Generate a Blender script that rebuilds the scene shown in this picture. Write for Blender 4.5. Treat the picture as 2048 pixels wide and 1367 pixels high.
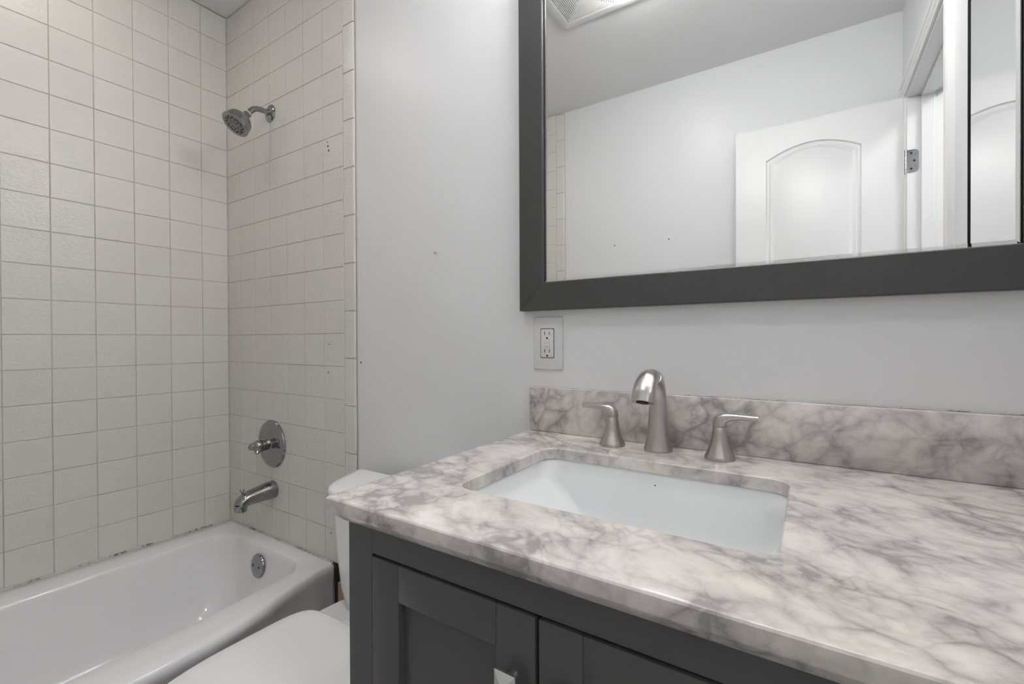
import bpy, bmesh, math, random
from mathutils import Vector, Matrix
random.seed(7)
for o in list(bpy.data.objects): bpy.data.objects.remove(o)
SC = bpy.context.scene
COL = SC.collection
PI = math.pi

# ------------------------------------------------------------------ camera
CAM = Vector((2.0520, -0.9736, 1.105))
YAW, PITCH, ROLL, FPX = 0.579356, -0.00643899, -0.00456395, 922.776
fw = Vector((-math.sin(YAW)*math.cos(PITCH), math.cos(YAW)*math.cos(PITCH), math.sin(PITCH)))
r0 = Vector((math.cos(YAW), math.sin(YAW), 0)); u0 = r0.cross(fw)
RR = r0*math.cos(ROLL) + u0*math.sin(ROLL); UU = u0*math.cos(ROLL) - r0*math.sin(ROLL)
cd = bpy.data.cameras.new('camera'); cam = bpy.data.objects.new('camera', cd); COL.objects.link(cam)
m = Matrix.Identity(4)
for i in range(3):
    m[i][0] = RR[i]; m[i][1] = UU[i]; m[i][2] = -fw[i]; m[i][3] = CAM[i]
cam.matrix_world = m
cd.sensor_width = 36; cd.lens = FPX/2048*36; cd.clip_start = 0.02; cd.clip_end = 50
SC.camera = cam

# ------------------------------------------------------------------ world, exposure, light levels
w = bpy.data.worlds.new('world'); SC.world = w; w.use_nodes = True
w.node_tree.nodes['Background'].inputs[0].default_value = (0.9, 0.95, 1.0, 1)
w.node_tree.nodes['Background'].inputs[1].default_value = 0.4
SC.view_settings.view_transform = 'Standard'; SC.view_settings.look = 'None'
SC.view_settings.gamma = 1.0; SC.view_settings.use_curve_mapping = False
SC.view_settings.exposure = 1.57
VANITY_E, FAN_E, TUB_E, HALL_FILL_E = 12.5, 17.5, 13.0, 18.0

# room size
RX, RY, RZ = 2.357, -1.528, 2.442
RIM = 0.356          # tub rim
CT = 0.886           # counter top
P = 0.1095           # tile pitch
ROW0 = 1.1254        # height of one grout row

# ------------------------------------------------------------------ helpers
ORG = {}
def auto_smooth(bm, ang=35):
    bm.normal_update()
    for f in bm.faces: f.smooth = True
    lim = math.radians(ang)
    for e in bm.edges:
        e.smooth = not (len(e.link_faces) == 2 and e.calc_face_angle(0) > lim)
def tag(o, label=None, cat=None, group=None, kind=None):
    if label: o['label'] = label
    if cat: o['category'] = cat
    if group: o['group'] = group
    if kind: o['kind'] = kind
    return o
def obj(name, bm, mats, parent=None, smooth=35, org=None):
    bmesh.ops.recalc_face_normals(bm, faces=bm.faces)
    auto_smooth(bm, smooth)
    if parent is not None: org = ORG[parent.name]
    elif org is None:
        xs = [v.co for v in bm.verts]
        mn = [min(c[i] for c in xs) for i in range(3)]; mx = [max(c[i] for c in xs) for i in range(3)]
        org = Vector(((mn[0]+mx[0])/2, (mn[1]+mx[1])/2, mn[2]))
    org = Vector(org)
    for v in bm.verts: v.co -= org
    me = bpy.data.meshes.new(name); bm.to_mesh(me); bm.free()
    for mt in (mats if isinstance(mats, (list, tuple)) else [mats]): me.materials.append(mt)
    o = bpy.data.objects.new(name, me); COL.objects.link(o)
    if parent is not None: o.parent = parent
    else: o.location = org
    ORG[o.name] = org
    return o
def struct(name, bm, mats, parent=None, **k):
    o = obj(name, bm, mats, parent, **k)
    if parent is None: o['kind'] = 'structure'
    return o
def thing(name, loc, label, cat, group=None):
    o = bpy.data.objects.new(name, None); COL.objects.link(o); o.location = loc
    o.empty_display_size = 0.05
    ORG[o.name] = Vector(loc); return tag(o, label, cat, group)
def new(): return bmesh.new()
def box(bm, x0, x1, y0, y1, z0, z1, bev=0.0, seg=2, mi=0):
    vs = [bm.verts.new((x, y, z)) for z in (z0, z1) for y in (y0, y1) for x in (x0, x1)]
    fs = [(0,1,3,2), (4,6,7,5), (0,4,5,1), (2,3,7,6), (0,2,6,4), (1,5,7,3)]
    faces = [bm.faces.new([vs[i] for i in f]) for f in fs]
    for f in faces: f.material_index = mi
    if bev > 0:
        es = list({e for f in faces for e in f.edges})
        bmesh.ops.bevel(bm, geom=es, offset=bev, segments=seg, profile=0.5, affect='EDGES')
    return vs
def loft(bm, loops, cap0=False, cap1=False, closed=True, mi=0):
    rows = [[bm.verts.new(p) for p in lp] for lp in loops]
    n = len(rows[0])
    for a, b in zip(rows, rows[1:]):
        for i in range(n if closed else n-1):
            j = (i+1) % n
            f = bm.faces.new((a[i], a[j], b[j], b[i])); f.material_index = mi
    if cap0: bm.faces.new(list(reversed(rows[0]))).material_index = mi
    if cap1: bm.faces.new(rows[-1]).material_index = mi
    return rows
def rrect(x0, x1, y0, y1, r, z, nc=8, ns=12):
    """rounded rectangle loop, same count whatever its size"""
    pts = []
    r = max(r, 1e-4)
    cs = [((x1-r, y1-r), 0), ((x0+r, y1-r), 90), ((x0+r, y0+r), 180), ((x1-r, y0+r), 270)]
    for k, ((cx, cy), a0) in enumerate(cs):
        arc = [(cx+r*math.cos(math.radians(a0+90*i/nc)), cy+r*math.sin(math.radians(a0+90*i/nc))) for i in range(nc+1)]
        pts += arc
        (nx, ny), na = cs[(k+1) % 4]
        q = (nx+r*math.cos(math.radians(na)), ny+r*math.sin(math.radians(na)))
        for i in range(1, ns):
            t = i/ns; pts.append((arc[-1][0]*(1-t)+q[0]*t, arc[-1][1]*(1-t)+q[1]*t))
    return [Vector((x, y, z)) for x, y in pts]
def frame_of(axis):
    a = Vector(axis).normalized()
    h = Vector((0, 0, 1)) if abs(a.z) < 0.9 else Vector((1, 0, 0))
    u = a.cross(h).normalized(); return a, u, a.cross(u)
def lathe(bm, org, axis, prof, n=40, cap0=True, cap1=True, mi=0):
    a, u, v = frame_of(axis); org = Vector(org)
    loops = [[org + a*h + (u*math.cos(2*PI*i/n)+v*math.sin(2*PI*i/n))*max(r, 1e-5) for i in range(n)] for r, h in prof]
    return loft(bm, loops, cap0, cap1, mi=mi)
def sweep(bm, pts, rad, n=20, cap=True, up=(0, 0, 1), power=2.0):
    """tube along pts; rad = list of (side, up) radii"""
    pts = [Vector(p) for p in pts]; loops = []
    up = Vector(up); prev_s = (pts[1]-pts[0]).cross(Vector((.3, 1, .2)))
    for i, p in enumerate(pts):
        t = (pts[min(i+1, len(pts)-1)] - pts[max(i-1, 0)]).normalized()
        s = t.cross(up)
        if s.length < 0.05: s = prev_s
        s = s.normalized(); prev_s = s
        q = s.cross(t)
        ra, rb = rad[i] if isinstance(rad[i], (tuple, list)) else (rad[i], rad[i])
        lp = []
        for k in range(n):
            c, d = math.cos(2*PI*k/n), math.sin(2*PI*k/n)
            e = 2/power
            lp.append(p + s*ra*math.copysign(abs(c)**e, c) + q*rb*math.copysign(abs(d)**e, d))
        loops.append(lp)
    return loft(bm, loops, cap, cap)
def interp(keys, n):
    """catmull-rom through keys (tuples of equal length) sampled n per span"""
    out = []
    K = [keys[0]] + list(keys) + [keys[-1]]
    for i in range(1, len(K)-2):
        for j in range(n):
            t = j/n; o = []
            for a, b, c, d in zip(K[i-1], K[i], K[i+1], K[i+2]):
                o.append(0.5*((2*b)+(-a+c)*t+(2*a-5*b+4*c-d)*t*t+(-a+3*b-3*c+d)*t**3))
            out.append(tuple(o))
    out.append(tuple(keys[-1])); return out
def sstep(a, b, x):
    t = min(1, max(0, (x-a)/(b-a))); return t*t*(3-2*t)

# ------------------------------------------------------------------ materials
class NT:
    def __init__(s, name):
        s.m = bpy.data.materials.new(name); s.m.use_nodes = True
        s.t = s.m.node_tree; s.b = s.t.nodes['Principled BSDF']
    def n(s, typ, **k):
        nd = s.t.nodes.new(typ)
        for a, v in k.items():
            if a.startswith('i_'):
                key = a[2:]; key = int(key) if key.isdigit() else key.replace('_', ' ')
                nd.inputs[key].default_value = v
            else: setattr(nd, a, v)
        return nd
    def l(s, a, b): s.t.links.new(a, b)
    def ramp(s, src, stops, interp='LINEAR'):
        r = s.n('ShaderNodeValToRGB'); cr = r.color_ramp; cr.interpolation = interp
        while len(cr.elements) < len(stops): cr.elements.new(0.5)
        for e, (p, c) in zip(cr.elements, stops):
            e.position = p; e.color = (c, c, c, 1) if isinstance(c, (int, float)) else (*c, 1)
        s.l(src, r.inputs[0]); return r.outputs[0]
    def pos(s, scale=(1, 1, 1), rot=(0, 0, 0), loc=(0, 0, 0)):
        g = s.n('ShaderNodeNewGeometry'); mp = s.n('ShaderNodeMapping')
        mp.inputs['Scale'].default_value = scale; mp.inputs['Rotation'].default_value = rot; mp.inputs['Location'].default_value = loc
        s.l(g.outputs['Position'], mp.inputs[0]); return mp.outputs[0]
    def noise(s, vec, scale, detail=4, rough=0.5, dist=0):
        nd = s.n('ShaderNodeTexNoise'); s.l(vec, nd.inputs['Vector'])
        nd.inputs['Scale'].default_value = scale; nd.inputs['Detail'].default_value = detail
        nd.inputs['Roughness'].default_value = rough; nd.inputs['Distortion'].default_value = dist
        return nd
    def mix(s, f, a, b, typ='MIX'):
        nd = s.n('ShaderNodeMix', data_type='RGBA', blend_type=typ)
        for i, v in ((0, f), (6, a), (7, b)):
            if hasattr(v, 'links'): s.l(v, nd.inputs[i])
            elif i == 0: nd.inputs[0].default_value = v
            else: nd.inputs[i].default_value = (*v, 1) if len(v) == 3 else v
        return nd.outputs[2]
    def math(s, op, a, b=0.0):
        nd = s.n('ShaderNodeMath', operation=op)
        for i, v in ((0, a), (1, b)):
            if hasattr(v, 'links'): s.l(v, nd.inputs[i])
            else: nd.inputs[i].default_value = v
        return nd.outputs[0]
    def bump(s, h, strength, dist=0.001):
        nd = s.n('ShaderNodeBump'); nd.inputs['Strength'].default_value = strength; nd.inputs['Distance'].default_value = dist
        s.l(h, nd.inputs['Height']); s.l(nd.outputs[0], s.b.inputs['Normal'])
    def set(s, color=None, rough=None, metal=None, **k):
        if color is not None:
            if hasattr(color, 'links'): s.l(color, s.b.inputs['Base Color'])
            else: s.b.inputs['Base Color'].default_value = (*color, 1)
        if rough is not None:
            if hasattr(rough, 'links'): s.l(rough, s.b.inputs['Roughness'])
            else: s.b.inputs['Roughness'].default_value = rough
        if metal is not None: s.b.inputs['Metallic'].default_value = metal
        for a, v in k.items(): s.b.inputs[a.replace('_', ' ')].default_value = v
        return s.m
def simple(name, color, rough=0.5, metal=0.0, nscale=60, amt=0.04, bump=0.0, bscale=None, **k):
    t = NT(name); p = t.pos(); nz = t.noise(p, nscale, 3)
    c0 = tuple(max(0, c*(1-amt)) for c in color); c1 = tuple(min(1, c*(1+amt)) for c in color)
    t.set(t.mix(nz.outputs[0], c0, c1), rough, metal, **k)
    if bump:
        b = t.noise(p, bscale or nscale, 4); t.bump(b.outputs[0], bump, 0.001)
    return t.m

def paint(name, color, rough=0.38, strength=0.1):
    t = NT(name); p = t.pos()
    a = t.noise(p, 1.8, 3); b = t.noise(p, 22, 3)
    t.set(t.mix(a.outputs[0], tuple(x*0.985 for x in color), color), rough, 0)
    t.bump(b.outputs[0], strength, 0.002); return t.m
M_WALL = paint('wall_paint', (0.79, 0.797, 0.808), 0.36)
M_CEIL = paint('ceiling_paint', (0.88, 0.883, 0.89), 0.6)
M_TRIM = paint('trim_paint', (0.82, 0.823, 0.828), 0.3, 0.03)
M_DOOR = paint('door_paint', (0.82, 0.823, 0.828), 0.27, 0.06)

def tile_mat():
    t = NT('glazed_tile'); p = t.pos()
    at = t.n('ShaderNodeAttribute', attribute_name='tint')
    base = t.mix(at.outputs['Fac'], (0.715, 0.697, 0.648), (0.738, 0.721, 0.672))
    st = t.noise(p, 7, 6, 0.7)
    base = t.mix(t.ramp(st.outputs[0], [(0.52, 0), (0.75, 0.35)]), base, (0.63, 0.622, 0.59))
    fine = t.noise(t.pos((1, 1, 1.6)), 95, 4, 0.55, 0.6); fine2 = t.noise(p, 28, 3, 0.5, 0.4)
    h = t.math('ADD', t.math('MULTIPLY', fine.outputs[0], 0.8), t.math('MULTIPLY', fine2.outputs[0], 0.6))
    t.set(base, 0.17, 0); t.bump(h, 0.85, 0.0022); return t.m
M_TILE = tile_mat()
def grout_mat():
    t = NT('tile_grout'); p = t.pos()
    nz = t.noise(p, 5, 5, 0.7)
    t.set(t.mix(t.ramp(nz.outputs[0], [(0.35, 0), (0.7, 1)]), (0.60, 0.58, 0.53), (0.34, 0.32, 0.28)), 0.85, 0)
    t.bump(t.noise(p, 400).outputs[0], 0.3, 0.0005); return t.m
M_GROUT = grout_mat()
def caulk_mat():
    t = NT('stained_caulk'); p = t.pos()
    nz = t.noise(t.pos((1, 1, 0.3)), 16, 6, 0.75); n2 = t.noise(p, 130, 3, 0.7)
    k = t.math('MULTIPLY', t.ramp(nz.outputs[0], [(0.50, 0), (0.60, 1)]), t.ramp(n2.outputs[0], [(0.42, 0.1), (0.55, 1)]))
    t.set(t.mix(k, (0.62, 0.60, 0.55), (0.11, 0.095, 0.075)), 0.7, 0); t.bump(n2.outputs[0], 0.8, 0.002); return t.m
M_CAULK = caulk_mat()
def marble_mat():
    t = NT('veined_marble')
    p = t.pos((1.0, 1.0, 1.0), (0.25, 0.35, math.radians(32)))
    st = t.n('ShaderNodeMapping'); st.inputs['Scale'].default_value = (0.80, 1.12, 1.0); t.l(p, st.inputs[0]); p = st.outputs[0]
    def warp(src, scale, amt, detail=3):
        wn = t.noise(src, scale, detail, 0.55)
        sub = t.n('ShaderNodeVectorMath', operation='SUBTRACT'); t.l(wn.outputs['Color'], sub.inputs[0]); sub.inputs[1].default_value = (.5, .5, .5)
        sc = t.n('ShaderNodeVectorMath', operation='SCALE'); t.l(sub.outputs[0], sc.inputs[0]); sc.inputs['Scale'].default_value = amt
        ad = t.n('ShaderNodeVectorMath', operation='ADD'); t.l(src, ad.inputs[0]); t.l(sc.outputs[0], ad.inputs[1]); return ad.outputs[0]
    q = warp(warp(p, 6, 0.10), 34, 0.018, 5)
    def vor(scale, src):
        v = t.n('ShaderNodeTexVoronoi', feature='DISTANCE_TO_EDGE'); v.inputs['Scale'].default_value = scale; t.l(src, v.inputs['Vector']); return v.outputs['Distance']
    def ridge(scale, src, wd, detail=5):
        n_ = t.noise(src, scale, detail, 0.6).outputs[0]
        return t.ramp(t.math('ABSOLUTE', t.math('SUBTRACT', n_, 0.5)), [(0.0, 1.0), (wd*.35, 0.45), (wd, 0.0)])
    v1 = t.ramp(vor(19, q), [(0.0, 0.85), (0.05, 0.55), (0.16, 0.22), (0.34, 0.0)])
    v2 = t.ramp(vor(42, q), [(0.0, 0.6), (0.10, 0.30), (0.30, 0.0)])
    r1 = ridge(8, q, 0.07); r2 = ridge(22, q, 0.09, 4)
    big = t.ramp(t.noise(q, 10, 7, 0.7).outputs[0], [(0.42, 0.0), (0.68, 1.0)])
    mask = t.ramp(t.noise(p, 7.5, 4, 0.6).outputs[0], [(0.38, 0.10), (0.60, 1.0)])
    mask2 = t.ramp(t.noise(p, 13, 3, 0.6).outputs[0], [(0.42, 0.0), (0.62, 1.0)])
    M = lambda a, b_: t.math('MULTIPLY', a, b_)
    A = lambda a, b_: t.math('ADD', a, b_)
    f = A(M(M(v1, mask), 0.85), M(M(v2, mask2), 0.65))
    f = A(f, M(M(r1, mask2), 0.30)); f = A(f, M(M(r2, mask), 0.22)); f = A(f, M(big, 0.42))
    f = M(t.math('MINIMUM', f, 1.0), 0.92)
    warm = t.mix(t.ramp(t.noise(p, 4, 3).outputs[0], [(0.45, 0), (0.65, 1)]), (0.80, 0.742, 0.722), (0.80, 0.752, 0.690))
    t.set(t.mix(f, warm, (0.30, 0.282, 0.279)), 0.16, 0)
    t.bump(t.noise(p, 60).outputs[0], 0.02, 0.001)
    return t.m
M_MARBLE = marble_mat()
M_PORC = simple('sink_porcelain', (0.83, 0.85, 0.855), 0.08, amt=0.01)
M_TOILET = simple('toilet_porcelain', (0.86, 0.86, 0.865), 0.12, amt=0.01)
def tub_mat():
    t = NT('tub_enamel'); p = t.pos()
    nz = t.noise(p, 14, 6, 0.7); n2 = t.noise(p, 5, 3)
    k = t.math('MULTIPLY', t.ramp(nz.outputs[0], [(0.60, 0), (0.78, 1)]), t.ramp(n2.outputs[0], [(0.5, 0), (0.65, 0.4)]))
    t.set(t.mix(k, (0.83, 0.83, 0.84), (0.60, 0.595, 0.59)), 0.10, 0); return t.m
M_TUB = tub_mat()
M_CAB = simple('charcoal_cabinet_paint', (0.082, 0.082, 0.083), 0.33, amt=0.05, nscale=8, bump=0.05, bscale=90)
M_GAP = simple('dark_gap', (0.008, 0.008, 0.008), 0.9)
M_FRAME = simple('charcoal_frame_paint', (0.060, 0.060, 0.061), 0.34, amt=0.04, bump=0.04, bscale=120)
M_CHROME = simple('aged_chrome', (0.33, 0.33, 0.34), 0.09, 1.0, amt=0.12, nscale=35)
M_CHROME_D = simple('dark_chrome', (0.24, 0.24, 0.25), 0.2, 1.0, amt=0.15, nscale=50)
def nickel():
    t = NT('brushed_nickel'); nz = t.noise(t.pos((1, 1, 0.04)), 900, 2)
    t.set(t.mix(nz.outputs[0], (0.46, 0.435, 0.415), (0.57, 0.54, 0.52)), 0.30, 1.0)
    t.bump(nz.outputs[0], 0.06, 0.0004); return t.m
M_NICK = nickel()
M_KNOB = simple('satin_silver', (0.72, 0.72, 0.72), 0.28, 1.0, amt=0.02)
M_MIRROR = simple('mirror_silver', (0.88, 0.885, 0.885), 0.003, 1.0, amt=0.002)
M_PLASTIC = simple('white_plastic', (0.75, 0.755, 0.76), 0.32, amt=0.01)
M_PLATE = simple('painted_plate', (0.70, 0.708, 0.72), 0.36, amt=0.02)
M_DARK = simple('dark_slot', (0.012, 0.012, 0.012), 0.7)
M_RUBBER = simple('black_rubber_nozzle', (0.015, 0.015, 0.016), 0.5)
M_WOOD = simple('bare_wood', (0.52, 0.36, 0.22), 0.7, amt=0.2, nscale=22)
M_GAP_SHADE = simple('gap_shade_brown', (0.018, 0.012, 0.008), 0.75, amt=0.4, nscale=20)
def floor_mat():
    t = NT('floor_tile'); b = t.n('ShaderNodeTexBrick', offset=0.5)
    t.l(t.pos(), b.inputs['Vector']); b.inputs['Scale'].default_value = 1.0
    b.inputs['Brick Width'].default_value = 0.3; b.inputs['Row Height'].default_value = 0.3; b.inputs['Mortar Size'].default_value = 0.003
    b.inputs['Color1'].default_value = (0.50, 0.49, 0.475, 1); b.inputs['Color2'].default_value = (0.54, 0.53, 0.515, 1); b.inputs['Mortar'].default_value = (0.33, 0.32, 0.31, 1)
    t.set(b.outputs['Color'], 0.35, 0); return t.m
M_FLOOR = floor_mat()
def emis(name, col, e):
    t = NT(name); t.set(col, 0.3, 0)
    t.b.inputs['Emission Color'].default_value = (*col, 1); t.b.inputs['Emission Strength'].default_value = e; return t.m
M_SHADE = emis('glowing_frosted_glass', (1.0, 0.985, 0.965), VANITY_E)
M_LENS = emis('glowing_lens', (1.0, 0.995, 0.99), FAN_E)
M_CAN = emis('glowing_recessed_lens', (1.0, 0.93, 0.91), TUB_E)
M_HALL_FILL = emis('hall_fill_glow', (1.0, 0.99, 0.98), HALL_FILL_E)

# ------------------------------------------------------------------ room shell
T = 0.12
b = new(); box(b, -T, RX+1.3, RY-T, T, -0.1, 0); floor = struct('floor', b, M_FLOOR)
b = new(); box(b, -T, RX+1.3, RY-T, T, RZ, RZ+0.1); struct('ceiling', b, M_CEIL)
b = new(); box(b, -T, 0, RY-T, T, 0, RZ); wl = struct('wall_left', b, M_WALL)
b = new(); box(b, 0, RX+T, 0, T, 0, RZ); wb = struct('wall_back', b, M_WALL)
b = new(); box(b, 0, RX+T, RY-T, RY, 0, RZ); wf = struct('wall_front', b, M_WALL)
# right wall with the doorway y -1.40 .. -0.71
DY0, DY1, DZ = -1.436, -0.743, 2.058
WT = 0.115
b = new()
box(b, RX, RX+WT, DY1, 0, 0, RZ); box(b, RX, RX+WT, RY, DY0, 0, RZ); box(b, RX, RX+WT, DY0, DY1, DZ, RZ)
struct('wall_right', b, M_WALL)
# hall beyond the doorway
b = new(); box(b, RX+1.2, RX+1.3, RY-T, T, 0, RZ); struct('wall_hall', b, M_WALL)
b = new(); box(b, RX+WT+.005, RX+1.2, RY-T, RY, 0, RZ); struct('wall_hall_front', b, M_WALL)
b = new(); box(b, RX+T, RX+1.2, 0, T, 0, RZ); struct('wall_hall_back', b, M_WALL)

# nails and marks on the painted walls (fixed to them)
def nail(parent, x, y, z, d, mt):
    b = new(); lathe(b, (x, y, z), (0, d, -0.15), [(0.0012, -0.004), (0.0012, 0.010), (0.0032, 0.0105), (0.0032, 0.012), (0.001, 0.0125)], 12)
    return tag(obj('nail', b, mt, parent), None)
nail(wb, 1.166, 0, 1.349, -1, M_KNOB)['label'] = 'small bright nail in bare painted wall'
nail(wf, 1.421, RY, 1.622, 1, M_DARK); nail(wf, 1.126, RY, 1.622, 1, M_CHROME)
b = new(); lathe(b, (0.836, -0.0004, 1.032), (0, -1, 0), [(0.003, 0), (0.002, 0.0008)], 10); obj('scuff_mark', b, M_DARK, wb)

# ------------------------------------------------------------------ wall tiling: real bevelled tiles over a grout bed
def tiling(name, parent, cells, fn, depth, bull=None):
    """cells: (u0,u1,z0,z1[,round_right]); fn(u, z, d) -> world point, d = distance off the wall"""
    b = new(); tint = b.faces.layers.float.new('tint_f')
    G, BV = 0.0008, 0.0017
    us = [c[0] for c in cells]+[c[1] for c in cells]; zs = [c[2] for c in cells]+[c[3] for c in cells]
    u0, u1, z0, z1 = min(us), max(us), min(zs), max(zs)
    bed = depth-0.0016
    if bull: u1 -= 0.006
    vs = [b.verts.new(fn(u, z, d)) for d in (0.0, bed) for z in (z0, z1) for u in (u0, u1)]
    for f in ((0,1,3,2), (4,6,7,5), (0,4,5,1), (2,3,7,6), (0,2,6,4), (1,5,7,3)): b.faces.new([vs[i] for i in f]).material_index = 1
    for c in cells:
        a0, a1, c0, c1 = c[:4]; rr = len(c) > 4
        tv = random.random()
        dz = random.uniform(-0.0002, 0.0002)
        def ring(i, d, ri=None):
            ri = i if ri is None else ri
            return [b.verts.new(fn(u, z, d)) for u, z in ((a0+G+i, c0+G+i), (a1-(0 if rr else G)-ri, c0+G+i), (a1-(0 if rr else G)-ri, c1-G-i), (a0+G+i, c1-G-i))]
        if rr:
            rs = [ring(0, bed-0.001, 0), ring(0, depth-0.005, 0), ring(0.0005, depth-0.0022, 0.0012), ring(0.0012, depth-0.0006, 0.0035), ring(BV, depth+dz, 0.007)]
        else:
            rs = [ring(0, bed-0.001), ring(0.0003, depth-0.0008), ring(BV, depth+dz)]
        fs = []
        for p, q in zip(rs, rs[1:]):
            for i in range(4): fs.append(b.faces.new((p[i], p[(i+1) % 4], q[(i+1) % 4], q[i])))
        fs.append(b.faces.new(rs[-1]))
        for f in fs: f[tint] = tv; f.material_index = 0
    o = struct(name, b, [M_TILE, M_GROUT], parent, smooth=12)
    src = o.data.attributes['tint_f']
    dst = o.data.attributes.new('tint', 'FLOAT', 'FACE')
    vals = [0.0]*len(o.data.polygons); src.data.foreach_get('value', vals); dst.data.foreach_set('value', vals)
    return o
TD = 0.009
rows = [ROW0 + k*P for k in range(-9, 14)]
def zcells(a, bnd, z0=RIM+0.002, z1=RZ-0.001, zz=rows):
    out = []
    for c0, c1 in zip(zz, zz[1:]):
        l, h = max(c0, z0), min(c1, z1)
        if h-l > 0.006: out.append((a, bnd, l, h))
    return out
# left wall: u runs from the corner towards the camera
us = [TD, 0.1061]+[0.1061+P*k for k in range(1, 13)]; us.append(-RY-TD)
us = [u for u in us if u <= -RY-TD+1e-6]
cells = []
for a, c in zip(us, us[1:]): cells += zcells(a, c)
tiling('tile_panel', wl, cells, lambda u, z, d: (d, -u, z), TD)
# shower wall and its mirror image at the other end of the tub
us = [TD-0.0008, 0.1065]+[0.1065+P*k for k in range(1, 7)]
trow = [0.735-0.1545*3 + 0.1545*k for k in range(0, 16)]
cells = []
for a, c in zip(us, us[1:]): cells += zcells(a, c)
cells += [c+(1,) for c in zcells(us[-1], 0.818, zz=trow)]
tpb = tiling('tile_panel', wb, cells, lambda u, z, d: (u, -d, z), TD, True)
tiling('tile_panel', wf, cells, lambda u, z, d: (u, RY+d, z), TD, True)
for x, z in ((.683, 1.770), (.685, 1.756), (.689, 1.740), (.6855, 1.090), (.679, .9955), (.6865, .453)):
    b = new(); rr_ = .0042 if z == 1.740 or z == 1.756 else .003; lathe(b, (x, -TD+0.0004, z), (0, -1, 0), [(rr_, 0), (rr_*.8, 0.0008)], 12); obj('screw_hole', b, M_DARK, tpb)
# caulk
def wavy(p0, p1, r, n=90):
    p0, p1 = Vector(p0), Vector(p1)
    b = new(); pts = [p0.lerp(p1, i/n) for i in range(n+1)]
    sweep(b, pts, [r*random.uniform(0.75, 1.25) for _ in pts], 8); return b
struct('trim_1', wavy((TD+.001, RY+.01, RIM+.001), (TD+.001, -TD, RIM+.001), 0.0042), M_CAULK)
struct('trim_2', wavy((TD, -TD-.001, RIM+.001), (0.70, -TD-.001, RIM+.001), 0.0038), M_CAULK)
struct('trim_3', wavy((TD+.001, -TD-.001, RIM+.004), (TD+.001, -TD-.001, RZ-.002), 0.0022, 160), M_GROUT)

# baseboards
b = new(); box(b, .82, 1.49, -.012, 0, 0, .09, .003); struct('baseboard_back', b, M_TRIM)
b = new(); box(b, .82, RX, RY, RY+.012, 0, .09, .003); struct('baseboard_front', b, M_TRIM)

# ------------------------------------------------------------------ doorway: jamb, stops, casing, door
b = new()
J = 0.018
box(b, RX-.001, RX+WT+.001, DY0, DY0+J, 0, DZ, .001, 1); box(b, RX-.001, RX+WT+.001, DY1-J, DY1, 0, DZ, .001, 1); box(b, RX-.001, RX+WT+.001, DY0+J, DY1-J, DZ-J, DZ, .001, 1)
for (y0, y1) in ((DY0+J, DY0+J+.011), (DY1-J-.011, DY1-J)): box(b, RX+.040, RX+.080, y0, y1, 0, DZ-J, .002, 1)
box(b, RX+.040, RX+.080, DY0+J, DY1-J, DZ-J-.011, DZ-J, .002, 1)
struct('trim_4', b, M_TRIM)
def casing_profile(w=0.062):
    return [(0, 0), (0, .009), (.004, .011), (.012, .011), (.016, .014), (.026, .0155), (.030, .0125), (.036, .0125), (.040, .0165), (.056, .0175), (w, .014), (w, 0)]
def casing(side):     # side -1 = bathroom face, +1 = hall face
    b = new(); xx = RX if side < 0 else RX+WT
    rv = 0.006; y0, y1, z1 = DY0+J-rv-.004, DY1-J+rv+.004, DZ-J+rv+.004
    wl_ = min(0.062, y0-RY-.002) if side < 0 else .062
    loops = []
    for (cx, cy, cz, sy, sz) in ((0, y0, 0.0, -1, 0), (0, y0, z1, -1, 1), (0, y1, z1, 1, 1), (0, y1, 0, 1, 0)):
        lp = []
        for o_, d in casing_profile():
            k = o_ if sy > 0 else o_*wl_/.062
            lp.append((xx+side*d, cy+sy*k, cz+sz*o_))
        loops.append(lp)
    loft(b, loops, True, True); return b
struct('trim_5', casing(-1), M_TRIM, smooth=25); struct('trim_6', casing(1), M_TRIM, smooth=25)

def door_leaf():
    X0, X1, Z0, Z1, YF, YB = 1.748, RX-.006, 0.012, 2.050, -1.436, -1.471
    b = new(); n = 24
    def arch(xa, xb, za, zb, rise, off):
        xa, xb, za = xa+off, xb-off, za+off
        pts = [(xa, za), (xb, za)]
        for i in range(n+1):
            t = i/n; x = xb+(xa-xb)*t
            pts.append((x, zb-off+rise*math.sin(PI*t)**0.9))
        return pts
    edges = []
    outer = [b.verts.new((x, YF, z)) for x, z in ((X0, Z0), (X1, Z0), (X1, Z1), (X0, Z1))]
    back = [b.verts.new((x, YB, z)) for x, z in ((X0, Z0), (X1, Z0), (X1, Z1), (X0, Z1))]
    oe = [b.edges.new((outer[i], outer[(i+1) % 4])) for i in range(4)]
    edges += oe
    for i in range(4): b.faces.new((outer[i], outer[(i+1) % 4], back[(i+1) % 4], back[i]))
    b.faces.new(back)
    for (xa, xb, za, zb, rise) in ((1.871, 2.216, 1.02, 1.900, .052), (1.871, 2.216, .22, .86, 0.0)):
        prev = None
        for off, d in ((0, 0), (.004, -.006), (.012, -.0075), (.018, -.003), (.030, -.006), (.046, -.001)):
            lp = [b.verts.new((x, YF+d, z)) for x, z in arch(xa, xb, za, zb, rise, off)]
            if prev is None: edges += [b.edges.new((lp[i], lp[(i+1) % len(lp)])) for i in range(len(lp))]
            else:
                for i in range(len(lp)):
                    j = (i+1) % len(lp); b.faces.new((prev[i], prev[j], lp[j], lp[i]))
            prev = lp
        b.faces.new(prev)
    bmesh.ops.triangle_fill(b, use_beauty=True, edges=edges)
    return b
dl = struct('door_1', door_leaf(), M_DOOR, smooth=20)
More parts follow.
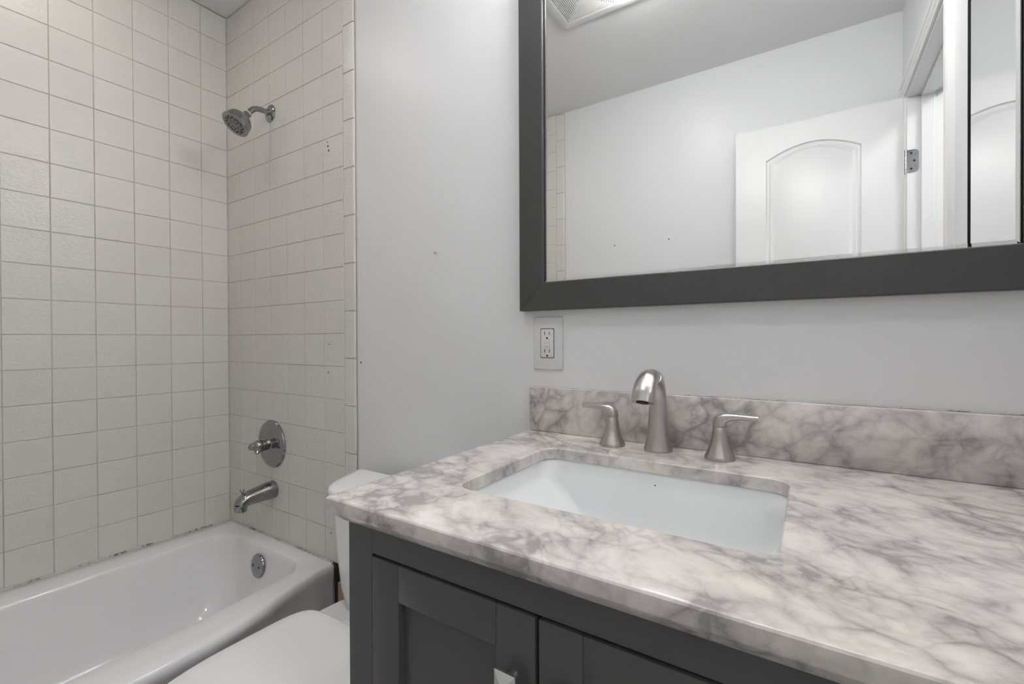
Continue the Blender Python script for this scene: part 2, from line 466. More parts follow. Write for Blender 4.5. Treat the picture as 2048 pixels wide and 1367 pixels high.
b = new(); lathe(b, (1.80, -1.4358, .95), (0, 1, 0), [(.03, 0), (.031, .005), (.012, .008), (.011, .03), (.02, .036), (.026, .048), (.024, .06), (.012, .067), (.001, .068)], 32)
obj('door_handle', b, M_CHROME, dl)
def hinge(z):
    b = new()
    lathe(b, (RX-.002, -1.4305, z-.045), (0, 0, 1), [(.0055, 0), (.0055, .09)], 16)
    for k in (.018, .036, .054, .072): lathe(b, (RX-.002, -1.4305, z-.045+k-.0006), (0, 0, 1), [(.0059, 0), (.0059, .0012)], 16, mi=1)
    lathe(b, (RX-.002, -1.4305, z+.045), (0, 0, 1), [(.006, 0), (.006, .002), (.003, .005)], 16)
    y = DY0+J
    # leaf let into the jamb
    pl = []
    r = .014; xa, xb = RX-.002, RX+.034
    loop = [(xa, z-.044), (xb-r, z-.044)]+[(xb-r+r*math.sin(a), z-.044+r-r*math.cos(a)) for a in [PI/2*i/6 for i in range(1, 7)]]
    loop += [(xb-r+r*math.cos(a), z+.044-r+r*math.sin(a)) for a in [PI/2*i/6 for i in range(0, 7)]]+[(xa, z+.044)]
    loft(b, [[(x, y-.0005, zz) for x, zz in loop], [(x, y+.0022, zz) for x, zz in loop]], True, True)
    for px, pz in ((RX+.012, z+.03), (RX+.021, z), (RX+.012, z-.03)):
        lathe(b, (px, y+.0021, pz), (0, 1, 0), [(.0042, 0), (.0038, .0009), (.001, .0006)], 14, mi=1)
    for px, pz in ((RX+.026, z+.026), (RX+.026, z-.026)):
        sweep(b, [(px-.004, y+.0023, pz-.006), (px, y+.0024, pz), (px-.003, y+.0023, pz+.006)], [.0012]*3, 8)
    return b
for z in (1.79, .95, .22): obj('hinge', hinge(z), [M_CHROME, M_DARK], dl, smooth=30)

# ------------------------------------------------------------------ bathtub
def bow(y):           # apron swells away from the two ends
    yy = min(-y, y-RY) if y < 0 else 0
    return sstep(0.02, 0.45, yy)
def tub():
    b = new(); L = []
    def lp(z, x0, x1, y0, y1, r, k):
        pts = rrect(x0, x1, y0, y1, r, z, 10, 22)
        out = []
        for p in pts:
            t = sstep(x0+.35*(x1-x0), x1, p.x)
            out.append(Vector((p.x + k*bow(p.y)*t, p.y, z)))
        return out
    y0, y1 = RY+.004, -.004
    L.append(lp(0.0, .004, .690, y0, y1, .004, .03))
    L.append(lp(.06, .004, .690, y0, y1, .004, .03))
    L.append(lp(.24, .004, .690, y0, y1, .004, .045))
    L.append(lp(.285, .004, .692, y0, y1, .004, .065))
    L.append(lp(.312, .004, .698, y0, y1, .005, .085))
    L.append(lp(.330, .004, .701, y0, y1, .006, .092))
    L.append(lp(.346, .005, .7005, y0, y1, .008, .091))
    L.append(lp(.3535, .006, .695, y0, y1, .010, .087))
    L.append(lp(RIM, .010, .685, y0+.004, y1-.004, .012, .078))
    L.append(lp(RIM+.0004, .060, .664, y0+.03, y1-.03, .04, .058))
    L.append(lp(RIM, .118, .640, RY+.085, -.062, .07, .040))
    L.append(lp(.3543, .1215, .6365, RY+.088, -.065, .073, .039))
    L.append(lp(.3490, .1255, .6325, RY+.093, -.069, .076, .036))
    L.append(lp(.335, .1295, .6275, RY+.100, -.073, .080, .033))
    L.append(lp(.315, .134, .622, RY+.113, -.078, .085, .03))
    L.append(lp(.26, .150, .606, RY+.15, -.089, .09, .025))
    L.append(lp(.16, .170, .588, RY+.23, -.103, .10, .02))
    L.append(lp(.10, .190, .570, RY+.29, -.122, .10, .015))
    L.append(lp(.075, .220, .540, RY+.34, -.155, .09, .01))
    L.append(lp(.066, .280, .480, RY+.42, -.23, .06, .0))
    loft(b, L, False, True)
    return b
tb = thing('bathtub', (.38, -.75, 0), 'white enamel bathtub set between the tiled walls', 'bathtub')
obj('basin', tub(), M_TUB, tb, smooth=60)
b = new(); ax = Vector((0, -1, .10)).normalized()
lathe(b, (.372, -.0855, .291), ax, [(.041, -.002), (.042, .003), (.040, .007), (.034, .0095), (.02, .0105), (.001, .0108)], 44)
ov = obj('overflow_plate', b, M_CHROME, tb)
b = new()
for s in (-1, 1):
    b = new(); lathe(b, Vector((.372+s*.019, -.0855, .291))+ax*.0098, ax, [(.0045, 0), (.0042, .0012), (.0012, .001)], 14); obj('screw', b, M_DARK, ov)
b = new(); lathe(b, (.372, -.30, .067), (0, 0, 1), [(.035, 0), (.035, .003), (.028, .005), (.022, .002), (.001, .002)], 32)
obj('drain', b, M_CHROME, tb)

# ------------------------------------------------------------------ shower head
SX = .338
t = thing('shower_fixture', (SX, -TD, 1.958), 'dark chrome shower with round spray head on bent arm high on tiled wall', 'shower')
b = new(); lathe(b, (SX, -TD-.0003, 1.958), (0, -1, 0), [(.0325, 0), (.0325, .002), (.029, .0055), (.020, .009), (.0125, .011), (.0125, .013), (.001, .013)], 44); obj('escutcheon', b, M_CHROME, t)
keys = [(SX, -.016, 1.958), (SX, -.045, 1.958), (SX, -.068, 1.952), (SX, -.084, 1.937), (SX, -.093, 1.923)]
pts = interp(keys, 6); b = new(); sweep(b, pts, [.0098]*len(pts), 20); obj('shower_arm', b, M_CHROME, t, smooth=50)
hd = Vector((-.02, -.62, -.78)).normalized(); hp = Vector((SX, -.0915, 1.926))
b = new(); lathe(b, hp, hd, [(.0132, 0), (.0132, .0032)], 24); tag(obj('collar_ring', b, M_PLASTIC, t), 'white ring')
b = new(); lathe(b, hp+hd*.003, hd, [(.0125, 0), (.0135, .002), (.0135, .010), (.0115, .012), (.0115, .016), (.015, .019), (.017, .021), (.001, .021)], 32); obj('swivel_nut', b, M_CHROME, t)
b = new(); hb = hp+hd*.020
lathe(b, hb, hd, [(.015, 0), (.021, .004), (.033, .013), (.0405, .022), (.042, .026), (.0415, .0268), (.0415, .0276), (.0432, .028), (.0445, .040), (.0475, .050), (.0475, .0535), (.0450, .056), (.040, .0555), (.001, .0555)], 56)
hh = obj('spray_head', b, M_CHROME, t, smooth=40)
b = new(); fc = hb+hd*.0556; a, u, v = frame_of(hd)
lathe(b, fc, hd, [(.036, -.001), (.036, .0006), (.001, .0012)], 48); obj('face_plate', b, M_CHROME_D, hh)
for k in range(24):
    b = new(); r = .0315 if k % 2 else .0265; an = 2*PI*k/24
    lathe(b, fc+(u*math.cos(an)+v*math.sin(an))*r, hd, [(.0021, 0), (.0019, .0022), (.001, .0028)], 8); obj('nozzle', b, M_RUBBER, hh)
for k in range(8):
    b = new(); an = 2*PI*k/8
    lathe(b, fc+(u*math.cos(an)+v*math.sin(an))*.015, hd, [(.0016, 0), (.0014, .0022)], 8); obj('nozzle', b, M_RUBBER, hh)

# ------------------------------------------------------------------ tub valve and spout
VX, VZ = .334, .713
t = thing('shower_valve', (VX, -TD, VZ), 'round chrome shower valve trim with pointed lever on tiled wall', 'shower valve')
b = new(); lathe(b, (VX, -TD-.0003, VZ), (0, -1, 0), [(.0895, 0), (.0895, .003), (.086, .008), (.076, .0115), (.066, .0125), (.064, .0115), (.056, .013), (.03, .016), (.001, .017)], 64); obj('escutcheon', b, M_CHROME, t, smooth=30)
b = new(); lathe(b, (VX, -.024, VZ), (0, -1, 0), [(.024, 0), (.022, .003), (.0195, .004), (.0195, .024), (.021, .025), (.021, .030), (.001, .030)], 40); obj('sleeve', b, M_CHROME, t)
b = new()
lathe(b, (VX, -.054, VZ), (0, -1, 0), [(.020, 0), (.0225, .004), (.0225, .013), (.019, .021), (.012, .027), (.001, .029)], 36)
keys = [(VX, -.066, VZ+.004, .016, .016), (VX-.007, -.080, VZ+.001, .014, .014), (VX-.010, -.087, VZ-.003, .0105, .010), (VX-.012, -.0925, VZ-.006, .0075, .006)]
q = interp(keys, 5); sweep(b, [k[:3] for k in q], [(k[3], k[4]) for k in q], 20)
keys = [(VX, -.062, VZ-.004, .010, .010), (VX+.010, -.071, VZ-.014, .008, .008), (VX+.016, -.077, VZ-.023, .0065, .006)]
q = interp(keys, 4); sweep(b, [k[:3] for k in q], [(k[3], k[4]) for k in q], 16)
obj('lever_handle', b, M_CHROME, t, smooth=50)

PXX, PZ = .338, .541
t = thing('tub_spout', (PXX, -TD, PZ), 'chrome tub spout with diverter knob just above the bathtub', 'tub spout')
keys = [(PXX, -.0095, PZ, .0325, .0325), (PXX, -.030, PZ-.001, .0325, .032), (PXX, -.065, PZ-.004, .030, .0285), (PXX, -.096, PZ-.007, .0285, .0255), (PXX, -.114, PZ-.011, .0275, .0235), (PXX, -.126, PZ-.020, .0265, .0215), (PXX, -.130, PZ-.033, .0255, .0195), (PXX, -.1305, PZ-.046, .025, .0185)]
q = interp(keys, 5); b = new(); sweep(b, [k[:3] for k in q], [(k[3], k[4]) for k in q], 32, up=(0, 0.3, 1), power=2.25)
obj('spout_body', b, M_CHROME, t, smooth=60)
b = new(); lathe(b, (PXX, -.124, PZ+.007), (0, 0, 1), [(.0035, 0), (.0035, .013), (.0075, .0145), (.008, .020), (.0065, .022), (.001, .022)], 20); obj('diverter_knob', b, M_CHROME, t)

# ------------------------------------------------------------------ toilet
TX = 1.125
t = thing('toilet', (TX, -.35, 0), 'white toilet with closed lid between the bathtub and charcoal vanity', 'toilet')
def dloop(z, hw_b, hw_f, yb, yf, rb, rf, n=8, ns=6):
    """plan of the tank: wide at the back (yb), narrower and rounder at the front (yf)"""
    cs = [((TX+hw_b, yb), rb), ((TX-hw_b, yb), rb), ((TX-hw_f, yf), rf), ((TX+hw_f, yf), rf)]
    P4 = [Vector((c[0][0], c[0][1], z)) for c in cs]; out = []
    for i in range(4):
        p, a, c = P4[i], P4[i-1], P4[(i+1) % 4]; r = cs[i][1]
        A = p+(a-p).normalized()*r; B = p+(c-p).normalized()*r
        for k in range(n+1):
            s = k/n; out.append((A*(1-s)**2+p*2*s*(1-s)+B*s*s))
        nx = P4[(i+1) % 4]; rn = cs[(i+1) % 4][1]; D = nx+(p-nx).normalized()*rn
        for k in range(1, ns): out.append(B.lerp(D, k/ns))
    return out
b = new(); L = []
for z, hb, hf, yb, yf, r in ((.372, .165, .13, -.065, -.175, .05), (.385, .185, .145, -.060, -.190, .05), (.44, .205, .155, -.056, -.200, .055), (.54, .222, .165, -.052, -.206, .06), (.675, .236, .172, -.050, -.212, .06)):
    L.append(dloop(z, hb, hf, yb, yf, .02, r))
loft(b, L, True, True); tk = obj('tank', b, M_TOILET, t, smooth=50)
b = new(); L = []
for z, k in ((.676, -.002), (.678, .004), (.683, .007), (.700, .007), (.708, .004), (.712, -.004), (.7135, -.02)):
    L.append(dloop(z, .240+k, .176+k, -.047+k*.5, -.216-k, .022, .065))
loft(b, L, True, True); obj('tank_lid', b, M_TOILET, tk, smooth=60)
b = new(); lathe(b, (TX+.13, -.212, .63), (0, -1, 0), [(.012, 0), (.012, .006), (.006, .008), (.006, .016), (.001, .016)], 20)
sweep(b, [(TX+.13, -.225, .63), (TX+.10, -.228, .626), (TX+.07, -.229, .62)], [.005, .0045, .006], 12); obj('flush_lever', b, M_CHROME, tk, smooth=50)
def oval(z, hw, yb, yf, flat, k=48):
    """egg-shaped loop: flat-ish back at yb, round front at yf"""
    out = []; cy = yb+(yf-yb)*.45
    for i in range(k):
        a = 2*PI*i/k; c, s = math.cos(a), math.sin(a)
        if s >= 0: e = flat; out.append((TX+hw*math.copysign(abs(c)**e, c), cy+(yb-cy)*abs(s)**e, z))
        else: out.append((TX+hw*math.copysign(abs(c)**.85, c), cy+(yf-cy)*abs(s)**.95, z))
    return [Vector(p) for p in out]
b = new(); L = []
for z, hw, yb, yf in ((0, .105, -.10, -.60), (.02, .105, -.10, -.60), (.10, .095, -.11, -.57), (.20, .11, -.10, -.60), (.30, .155, -.085, -.68), (.35, .175, -.075, -.715), (.375, .180, -.072, -.722), (.384, .175, -.075, -.715)):
    L.append(oval(z, hw, yb, yf, .45))
loft(b, L, True, True); obj('bowl', b, M_TOILET, t, smooth=60)
def slab(z0, z1, hw, yb, yf, flat, r=.006, dome=0.0):
    b = new(); L = []
    for z, i in ((z0, .003), (z0+.002, 0), (z1-r, 0), (z1-r*.35, r*.35), (z1, r*1.2), (z1+dome*.6, r*1.2+.03), (z1+dome, r*1.2+.09)):
        L.append(oval(z, hw-i, yb-i, yf+i, flat))
    loft(b, L, True, True); return b
se = obj('seat', slab(.385, .400, .178, -.262, -.722, .30), M_TOILET, t, smooth=50)
obj('lid', slab(.4005, .4165, .180, -.258, -.726, .30, .006, .004), M_TOILET, t, smooth=60)
b = new()
for s in (-1, 1):
    b = new(); box(b, TX+s*.04-.018, TX+s*.04+.018, -.262, -.235, .384, .405, .006, 3); obj('hinge', b, M_TOILET, t)

# board showing between tub and toilet
t = thing('wood_board', (.735, -.006, 0), 'bare wood board with painted gap shade against wall between bathtub and toilet', 'board')
b = new(); box(b, .703, .7275, -.010, -.0005, 0, .352, .001, 1); obj('gap_shade_strip', b, M_GAP_SHADE, t)  # flat strip; the dark of the deep gap is put into its colour
b = new(); box(b, .728, .800, -.014, -.0005, 0, .30, .001, 1); tag(obj('bare_strip', b, M_WOOD, t), 'bare tan wood strip')

# ------------------------------------------------------------------ vanity cabinet
CX0, CX1, CYF = 1.493, RX-.003, -.550
CB = .851
va = thing('vanity_cabinet', (1.92, -.27, 0), 'charcoal painted vanity cabinet standing under marble countertop', 'cabinet')
def body():
    b = new(); bv = .0012
    box(b, CX0, CX0+.018, CYF+.02, -.004, .0, CB, bv, 1); box(b, CX1-.018, CX1, CYF+.02, -.004, 0, CB, bv, 1)
    box(b, CX0+.018, CX1-.018, -.016, -.004, .10, CB, 0)
    box(b, CX0+.018, CX1-.018, CYF+.02, -.016, .10, .115, 0)
    return b
obj('carcass', body(), M_CAB, va)
S = 1.5425          # door opening left edge
def face_frame():
    b = new(); y0, y1 = CYF, CYF+.020; bv = .0012
    box(b, CX0, S, y0, y1, 0, CB, bv, 1)                     # left stile
    box(b, 2.070, 2.100, y0, y1, .145, .811, bv, 1)          # mid stile
    box(b, CX1-.040, CX1, y0, y1, 0, CB, bv, 1)
    box(b, S, CX1-.040, y0, y1, .811, CB, bv, 1)
    box(b, S, CX1-.040, y0, y1, .09, .145, bv, 1)
    return b
obj('face_frame', face_frame(), M_CAB, va)
b = new(); box(b, CX0+.02, CX1-.02, -.50, -.49, .002, .12); obj('toe_kick', b, M_CAB, va)
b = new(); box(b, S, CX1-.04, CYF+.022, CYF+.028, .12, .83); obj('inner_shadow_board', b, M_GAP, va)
def shaker(x0, x1, z0, z1, sw=.051):
    b = new(); y0, y1 = CYF-.0005, CYF+.019; bv = .0011
    box(b, x0, x0+sw, y0, y1, z0, z1, bv, 2); box(b, x1-sw, x1, y0, y1, z0, z1, bv, 2)
    box(b, x0+sw, x1-sw, y0, y1, z1-sw+.002, z1, bv, 2); box(b, x0+sw, x1-sw, y0, y1, z0, z0+sw, bv, 2)
    return b
def panel(x0, x1, z0, z1, sw=.051):
    b = new(); box(b, x0+sw-.004, x1-sw+.004, CYF+.0105, CYF+.0165, z0+sw-.004, z1-sw+.004); return b
def knob(x, z, y=CYF-.0005):
    b = new(); lathe(b, (x, y, z), (0, -1, 0), [(.006, 0), (.0055, .012), (.008, .014)], 20)
    h = .0135; yb, yf, yt = y-.014, y-.019, y-.0255
    sq = lambda s, yy: [(x-s, yy, z-s), (x+s, yy, z-s), (x+s, yy, z+s), (x-s, yy, z+s)]
    loft(b, [sq(h-.003, yb), sq(h, yf+.003), sq(h, yf), sq(.001, yt)], True, True)
    return b
for x0, x1, kx in ((S+.001, 1.8028, 1.776), (1.8072, 2.0685, 1.834)):
    d = obj('door', shaker(x0, x1, .148, .8075), M_CAB, va, smooth=30)
    obj('door_panel', panel(x0, x1, .148, .8075), M_CAB, d)
    tag(obj('knob', knob(kx, .736), M_KNOB, d, smooth=20), 'square silver knob')
for z0, z1 in ((.148, .365), (.369, .586), (.590, .8075)):
    x0, x1 = 2.1015, CX1-.0415
    b = new(); box(b, x0, x1, CYF-.0005, CYF+.019, z0, z1, .0011, 2); d = obj('drawer', b, M_CAB, va)
    tag(obj('knob', knob((x0+x1)/2, (z0+z1)/2), M_KNOB, d, smooth=20), 'square silver knob')

# ------------------------------------------------------------------ countertop, backsplash, sink
HX0, HX1, HY0, HY1, HR = 1.602, 2.022, -.446, -.152, .030
def outer(i, z): return rrect(1.4775+i, RX-.001, -.577+i, -.001, .003, z)
def hole(i, z): return rrect(HX0-i, HX1+i, HY0-i, HY1+i, HR+i, z)
b = new()
L = [hole(0, .8655), hole(0, .883), hole(-.0, .8845), hole(.0016, CT), outer(.004, CT), outer(.0014, .8852), outer(0, .8832), outer(0, .8685), outer(.001, .8665), outer(.013, .8545), outer(.0155, .852), outer(.045, .852), outer(.045, .8655)]
L = L + [hole(0, .8655)]
loft(b, L); bmesh.ops.remove_doubles(b, verts=b.verts, dist=1e-6)
tag(obj('countertop', b, M_MARBLE, smooth=30), 'veined white marble countertop with sink cutout on charcoal cabinet', 'countertop')
b = new(); box(b, 1.4775, RX-.001, -.0205, -.0005, CT+.0003, .990, .0015, 2)
tag(obj('backsplash', b, M_MARBLE), 'low grey veined marble backsplash along wall behind faucet', 'backsplash')
b = new(); pts = [(1.80+.0055*k, -.0022, .9905) for k in range(100)]
sweep(b, pts, [random.uniform(.0006, .0016) for _ in pts], 8); obj('cracked_caulk', b, M_CAULK, bpy.data.objects['backsplash'])
def sink():
    b = new()
    def s(z, dl, dr, df, db, r): return rrect(HX0+dl, HX1-dr, HY0+df, HY1-db, r, z, 10, 14)
    L = [s(.8445, -.030, -.030, -.030, -.030, .05), s(.865, -.030, -.030, -.030, -.030, .05), s(.8652, -.004, -.004, -.004, -.004, .034), s(.862, -.002, -.002, -.002, -.002, .034), s(.846, .000, .000, .000, .000, .036),
         s(.836, .004, .002, .003, .003, .04), s(.828, .012, .005, .006, .006, .022), s(.79, .050, .013, .012, .010, .014), s(.762, .080, .026, .020, .016, .014), s(.746, .100, .045, .034, .027, .018), s(.739, .125, .075, .060, .050, .03), s(.736, .17, .13, .10, .10, .03)]
    loft(b, L, False, True); return b
sk = tag(obj('sink', sink(), M_PORC, smooth=50), 'white rectangular undermount basin set below marble countertop', 'sink')
b = new(); lathe(b, (1.83, -.30, .7362), (0, 0, 1), [(.022, 0), (.022, .002), (.017, .003), (.015, .001), (.001, .001)], 28); obj('drain', b, M_NICK, sk)
b = new(); lathe(b, (1.818, -.1575, .846), (0, -1, .3), [(.0012, 0), (.0012, .001)], 10); obj('speck', b, M_DARK, sk)

# ------------------------------------------------------------------ faucet
fa = thing('faucet', (1.797, -.062, CT), 'brushed nickel widespread faucet with curved spout on marble countertop', 'faucet')
b = new()
FY = -.062
keys = [(FY, CT+.0003, .0270, .0270), (FY, CT+.004, .0270, .0270), (FY, CT+.010, .0255, .0255), (FY, CT+.022, .0232, .0235), (FY-.0005, CT+.050, .0195, .0205), (FY-.001, CT+.085, .0168, .0178), (FY-.004, CT+.108, .0160, .0158), (FY-.014, CT+.130, .0165, .0148),
        (FY-.034, CT+.1445, .0180, .0142), (FY-.056, CT+.1465, .0192, .0140), (FY-.076, CT+.1385, .0200, .0140), (FY-.091, CT+.123, .0205, .0142), (FY-.099, CT+.105, .0208, .0145)]
q = interp(keys, 5)
sweep(b, [(1.797, k[0], k[1]) for k in q], [(k[2], k[3]) for k in q], 36, up=(0, 1, 0.0001), power=2.1)
sp = obj('spout', b, M_NICK, fa, smooth=60)
b = new(); lathe(b, (1.797, FY-.0985, CT+.108), (0, -.35, -1), [(.011, 0), (.011, .0042), (.008, .0046), (.001, .004)], 24); obj('aerator', b, M_DARK, sp)
def handle(x, s):
    y = FY-.006
    b = new()
    lathe(b, (x, y, CT+.0003), (0, 0, 1), [(.0258, 0), (.0258, .004), (.0246, .007), (.0212, .014), (.0170, .025), (.0142, .037), (.0126, .048), (.0118, .0575), (.0106, .059), (.001, .059)], 44)
    h = obj('handle', b, M_NICK, fa, smooth=40)
    keys = [(0, .0597, .0116, .0116), (0, .063, .0116, .0116), (.001, .0675, .0114, .0116), (.006, .0735, .0112, .0100), (.016, .0772, .0108, .0072), (.030, .0785, .0104, .0058), (.048, .0785, .0102, .0052), (.063, .0785, .0100, .0050)]
    q = interp(keys, 5); b = new()
    sweep(b, [(x+s*k[0], y-.000*k[0], CT+k[1]) for k in q], [(k[2], k[3]) for k in q], 28, up=(s*-1, 0, 0.0001), power=2.6)
    obj('lever', b, M_NICK, h, smooth=50)
handle(1.705, -1); handle(1.909, 1)

# ------------------------------------------------------------------ framed mirror over the vanity
mi = thing('wall_mirror', (1.90, -.001, 1.172), 'large mirror in charcoal wood frame hanging above vanity', 'mirror')
MX0, MX1, MZ0, MZ1, FWD, FT = 1.4525, RX-.0008, 1.1725, 1.990, .0665, .0235
def rail(p0, p1, q0, q1):
    """one mitred rail; p = outer corners, q = inner corners in (x, z)"""
    b = new(); e = .0004
    d = (Vector((p1[0]-p0[0], p1[1]-p0[1])).normalized())
    p0 = (p0[0]+d.x*e, p0[1]+d.y*e); p1 = (p1[0]-d.x*e, p1[1]-d.y*e); q0 = (q0[0]+d.x*e, q0[1]+d.y*e); q1 = (q1[0]-d.x*e, q1[1]-d.y*e)
    def mixp(a, c, t): return (a[0]*(1-t)+c[0]*t, a[1]*(1-t)+c[1]*t)
    # profile across the rail: (t from outer to inner, depth)
    prof = [(0, .0), (0, FT-.002), (.03, FT), (.965, FT), (.985, FT-.0012), (1.0, FT-.004), (1.0, .0)]
    loops = [[(lambda a: (a[0], -.0008-d_, a[1]))(mixp(o, i, t)) for t, d_ in prof] for o, i in ((p0, q0), (p1, q1))]
    loft(b, loops, True, True); return b
O = [(MX0, MZ0), (MX1, MZ0), (MX1, MZ1), (MX0, MZ1)]
FWR = .0530
I = [(MX0+FWD, MZ0+FWD), (MX1-FWR, MZ0+FWD), (MX1-FWR, MZ1-FWD), (MX0+FWD, MZ1-FWD)]
for k in range(4): obj('frame_rail', rail(O[k], O[(k+1) % 4], I[k], I[(k+1) % 4]), M_FRAME, mi, smooth=15)
b = new(); box(b, MX0+FWD-.004, MX1-FWR+.004, -.0095, -.0012, MZ0+FWD-.004, MZ1-FWD+.004); obj('backing_board', b, M_GAP, mi)
b = new(); gx0, gx1, gz0, gz1 = MX0+FWD+.0016, MX1-FWR-.0016, MZ0+FWD+.0002, MZ1-FWD-.0012
rc = lambda i, y: [(gx0+i, y, gz0+i), (gx1-i, y, gz0+i), (gx1-i, y, gz1-i), (gx0+i, y, gz1-i)]
loft(b, [rc(0, -.0100), rc(0, -.0158), rc(.006, -.0165)], True, True)
tag(obj('glass', b, M_MIRROR, mi, smooth=5), 'clear mirror glass')

# ------------------------------------------------------------------ outlet below the mirror
t = thing('wall_outlet', (1.520, -.001, 1.034), 'white double wall outlet with test buttons below mirror corner', 'outlet')
OX, OZ = 1.5195, 1.0945
b = new(); L = []
for i, y in ((0, -.0005), (0, -.003), (.0015, -.0048), (.004, -.0056)):
    L.append([(p.x, y, p.y) for p in rrect(OX-.0395+i, OX+.0395-i, OZ-.0635+i, OZ+.0635-i, .003, 0, 3, 2)])
loft(b, L, True, True); obj('cover_plate', b, M_PLATE, t, smooth=30)
b = new(); L = []
L = [[(p.x, y, p.y) for p in rrect(OX-.0178+i, OX+.0178-i, OZ-.0345+i, OZ+.0345-i, .003, 0, 4, 2)] for i, y in ((-.0008, -.0052), (-.0008, -.00575), (0, -.00575))]
loft(b, L, True, True); obj('seam', b, M_DARK, t)
b = new(); L = [[(p.x, y, p.y) for p in rrect(OX-.0170+i, OX+.0170-i, OZ-.0337+i, OZ+.0337-i, .003, 0, 4, 2)] for i, y in ((0, -.0054), (0, -.0066), (.0008, -.0072))]
loft(b, L, True, True); fcp = obj('receptacle', b, M_PLASTIC, t, smooth=30)
for zc in (OZ+.0205, OZ-.0215):
    for dx, hgt in ((-.0066, .0044), (.0066, .0037)):
        b = new(); box(b, OX+dx-.0008, OX+dx+.0008, -.00745, -.0070, zc+.0035-hgt, zc+.0035+hgt); obj('slot', b, M_DARK, fcp)
    b = new(); L = [[(OX+.0026*math.cos(a), y, zc-.0085+.0026*max(math.sin(a), -.7)) for a in [2*PI*k/16 for k in range(16)]] for y in (-.0070, -.00745)]
    loft(b, L, True, True); obj('ground_hole', b, M_DARK, fcp)
for z0 in (OZ+.0008, OZ-.0075):
    b = new(); box(b, OX-.0078, OX+.0078, -.0083, -.0070, z0, z0+.0066, .0005, 1); obj('button', b, M_PLASTIC, fcp)
b = new(); box(b, OX+.011, OX+.013, -.0074, -.007, OZ-.0305, OZ-.0295); obj('indicator', b, M_DARK, fcp)
for z in (OZ+.0485, OZ-.0485):
    b = new(); lathe(b, (OX, -.0054, z), (0, -1, 0), [(.0032, 0), (.003, .0008), (.001, .0009)], 16); obj('screw', b, M_PLATE, t)

# ------------------------------------------------------------------ medicine cabinet mirror on the right wall
t = thing('medicine_cabinet', (RX, -.34, 1.17), 'tall narrow medicine cabinet with clipped corners and black rim beside the doorway', 'cabinet')
def octo(i, x, ya=-.506, yb=-.200, za=1.17, zb=1.893, c=.028):
    ya, yb, za, zb = ya+i, yb-i, za+i, zb-i; c = c-i*.4
    return [(x, a, z) for a, z in ((ya+c, za), (yb-c, za), (yb, za+c), (yb, zb-c), (yb-c, zb), (ya+c, zb), (ya, zb-c), (ya, za+c))]
b = new(); loft(b, [octo(-.004, RX-.0005), octo(-.004, RX-.0122), octo(0, RX-.0122), octo(0, RX-.0005)]); tag(obj('rim', b, M_GAP, t), 'black edge')
b = new(); loft(b, [octo(.0003, RX-.004), octo(.0003, RX-.0085), octo(.012, RX-.0100)], True, True); tag(obj('mirror_door', b, M_MIRROR, t, smooth=2), 'bevelled mirror')

# ------------------------------------------------------------------ ceiling fan with light
t = thing('ceiling_fan_light', (1.37, -.72, RZ), 'white square-louvred ceiling vent with bright round lens', 'ceiling vent')
VX0, VX1, VY0, VY1 = 1.148, 1.600, -.863, -.580
b = new()
rz = lambda i, z: rrect(VX0+i, VX1-i, VY0+i, VY1-i, .012, z, 5, 3)
gy = lambda i, z: rrect(VX0+.040+i, VX0+.250-i, VY0+.040+i, VY1-.030-i, .001, z, 5, 3)
loft(b, [rz(0, RZ-.0005), rz(0, RZ-.006), rz(.004, RZ-.011), rz(.012, RZ-.013), gy(-.001, RZ-.013), gy(0, RZ-.012), gy(0, RZ-.002)])
obj('housing', b, M_PLASTIC, t)
b = new(); box(b, VX0+.03, VX0+.26, VY0+.03, VY1-.02, RZ-.003, RZ-.0005); obj('grille_backing', b, M_DARK, t)
for k in range(14):
    b = new(); i = .0012+k*.0072; 
    if VY1-.030-i-.0045 <= VY0+.040+i+.0045: break
    loft(b, [gy(i, RZ-.009), gy(i, RZ-.0125), gy(i+.0044, RZ-.0125), gy(i+.0044, RZ-.009), gy(i, RZ-.009)]); obj('louvre', b, M_PLASTIC, t)
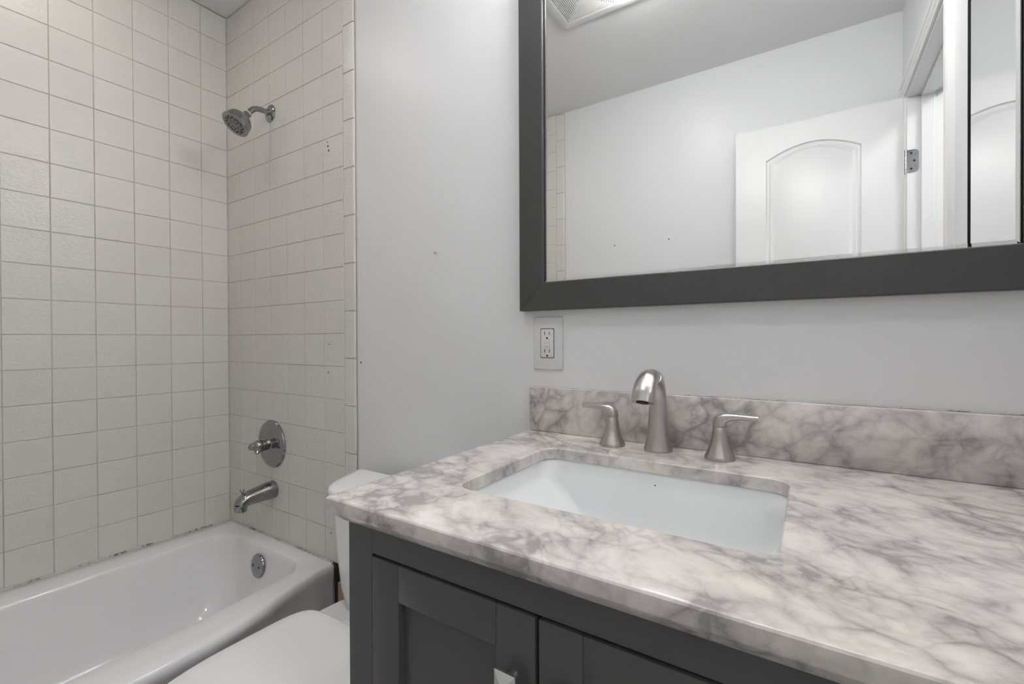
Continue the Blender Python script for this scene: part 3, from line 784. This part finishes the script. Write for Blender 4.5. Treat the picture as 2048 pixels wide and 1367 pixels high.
b = new(); lathe(b, (1.476, -.716, RZ-.0125), (0, 0, -1), [(.078, 0), (.078, .010), (.073, .022), (.058, .034), (.035, .041), (.001, .044)], 48); obj('lens', b, M_LENS, t)

# recessed light over the tub
t = thing('recessed_light', (.345, -.60, RZ), 'round recessed ceiling light above the bathtub', 'ceiling light')
b = new(); lathe(b, (.345, -.60, RZ-.0004), (0, 0, -1), [(.068, 0), (.068, .003), (.064, .005), (.058, .004), (.058, .002)], 40, True, True); obj('trim_ring', b, M_PLASTIC, t)
b = new(); lathe(b, (.345, -.60, RZ-.0045), (0, 0, -1), [(.056, 0), (.05, .004), (.001, .006)], 40); obj('lens', b, M_CAN, t)

# ------------------------------------------------------------------ vanity light above the mirror
t = thing('vanity_light', (1.92, -.001, 2.20), 'three shade nickel vanity light mounted above mirror', 'light fixture')
b = new(); box(b, 1.62, 2.22, -.022, -.0005, 2.215, 2.275, .006, 3); obj('back_plate', b, M_NICK, t)
for x in (1.70, 1.92, 2.14):
    b = new(); sweep(b, [(x, -.02, 2.245), (x, -.09, 2.250), (x, -.13, 2.262), (x, -.145, 2.275)], [.007]*4, 14, up=(1, 0, 0)); obj('arm', b, M_NICK, t, smooth=50)
    b = new(); lathe(b, (x, -.145, 2.285), (0, 0, -1), [(.02, 0), (.024, .012), (.024, .018), (.001, .018)], 28); obj('socket_cup', b, M_NICK, t)
    b = new(); lathe(b, (x, -.145, 2.266), (0, 0, -1), [(.024, 0), (.034, .015), (.045, .05), (.052, .095), (.050, .098), (.001, .098)], 32); obj('shade', b, M_SHADE, t, smooth=50)

# added fill lamp in the unseen hall, brightens tub and cabinet
t = thing('hall_fill_light', (RX+.65, -1.0, RZ), 'added round fill light in the unseen hall beyond the doorway', 'ceiling light')
b = new(); lathe(b, (RX+.65, -1.0, RZ-.0005), (0, 0, -1), [(.15, 0), (.15, .02), (.14, .022)], 40); obj('base', b, M_PLASTIC, t)
b = new(); lathe(b, (RX+.65, -1.0, RZ-.0225), (0, 0, -1), [(.135, 0), (.125, .03), (.08, .06), (.001, .075)], 40); obj('globe', b, M_HALL_FILL, t)
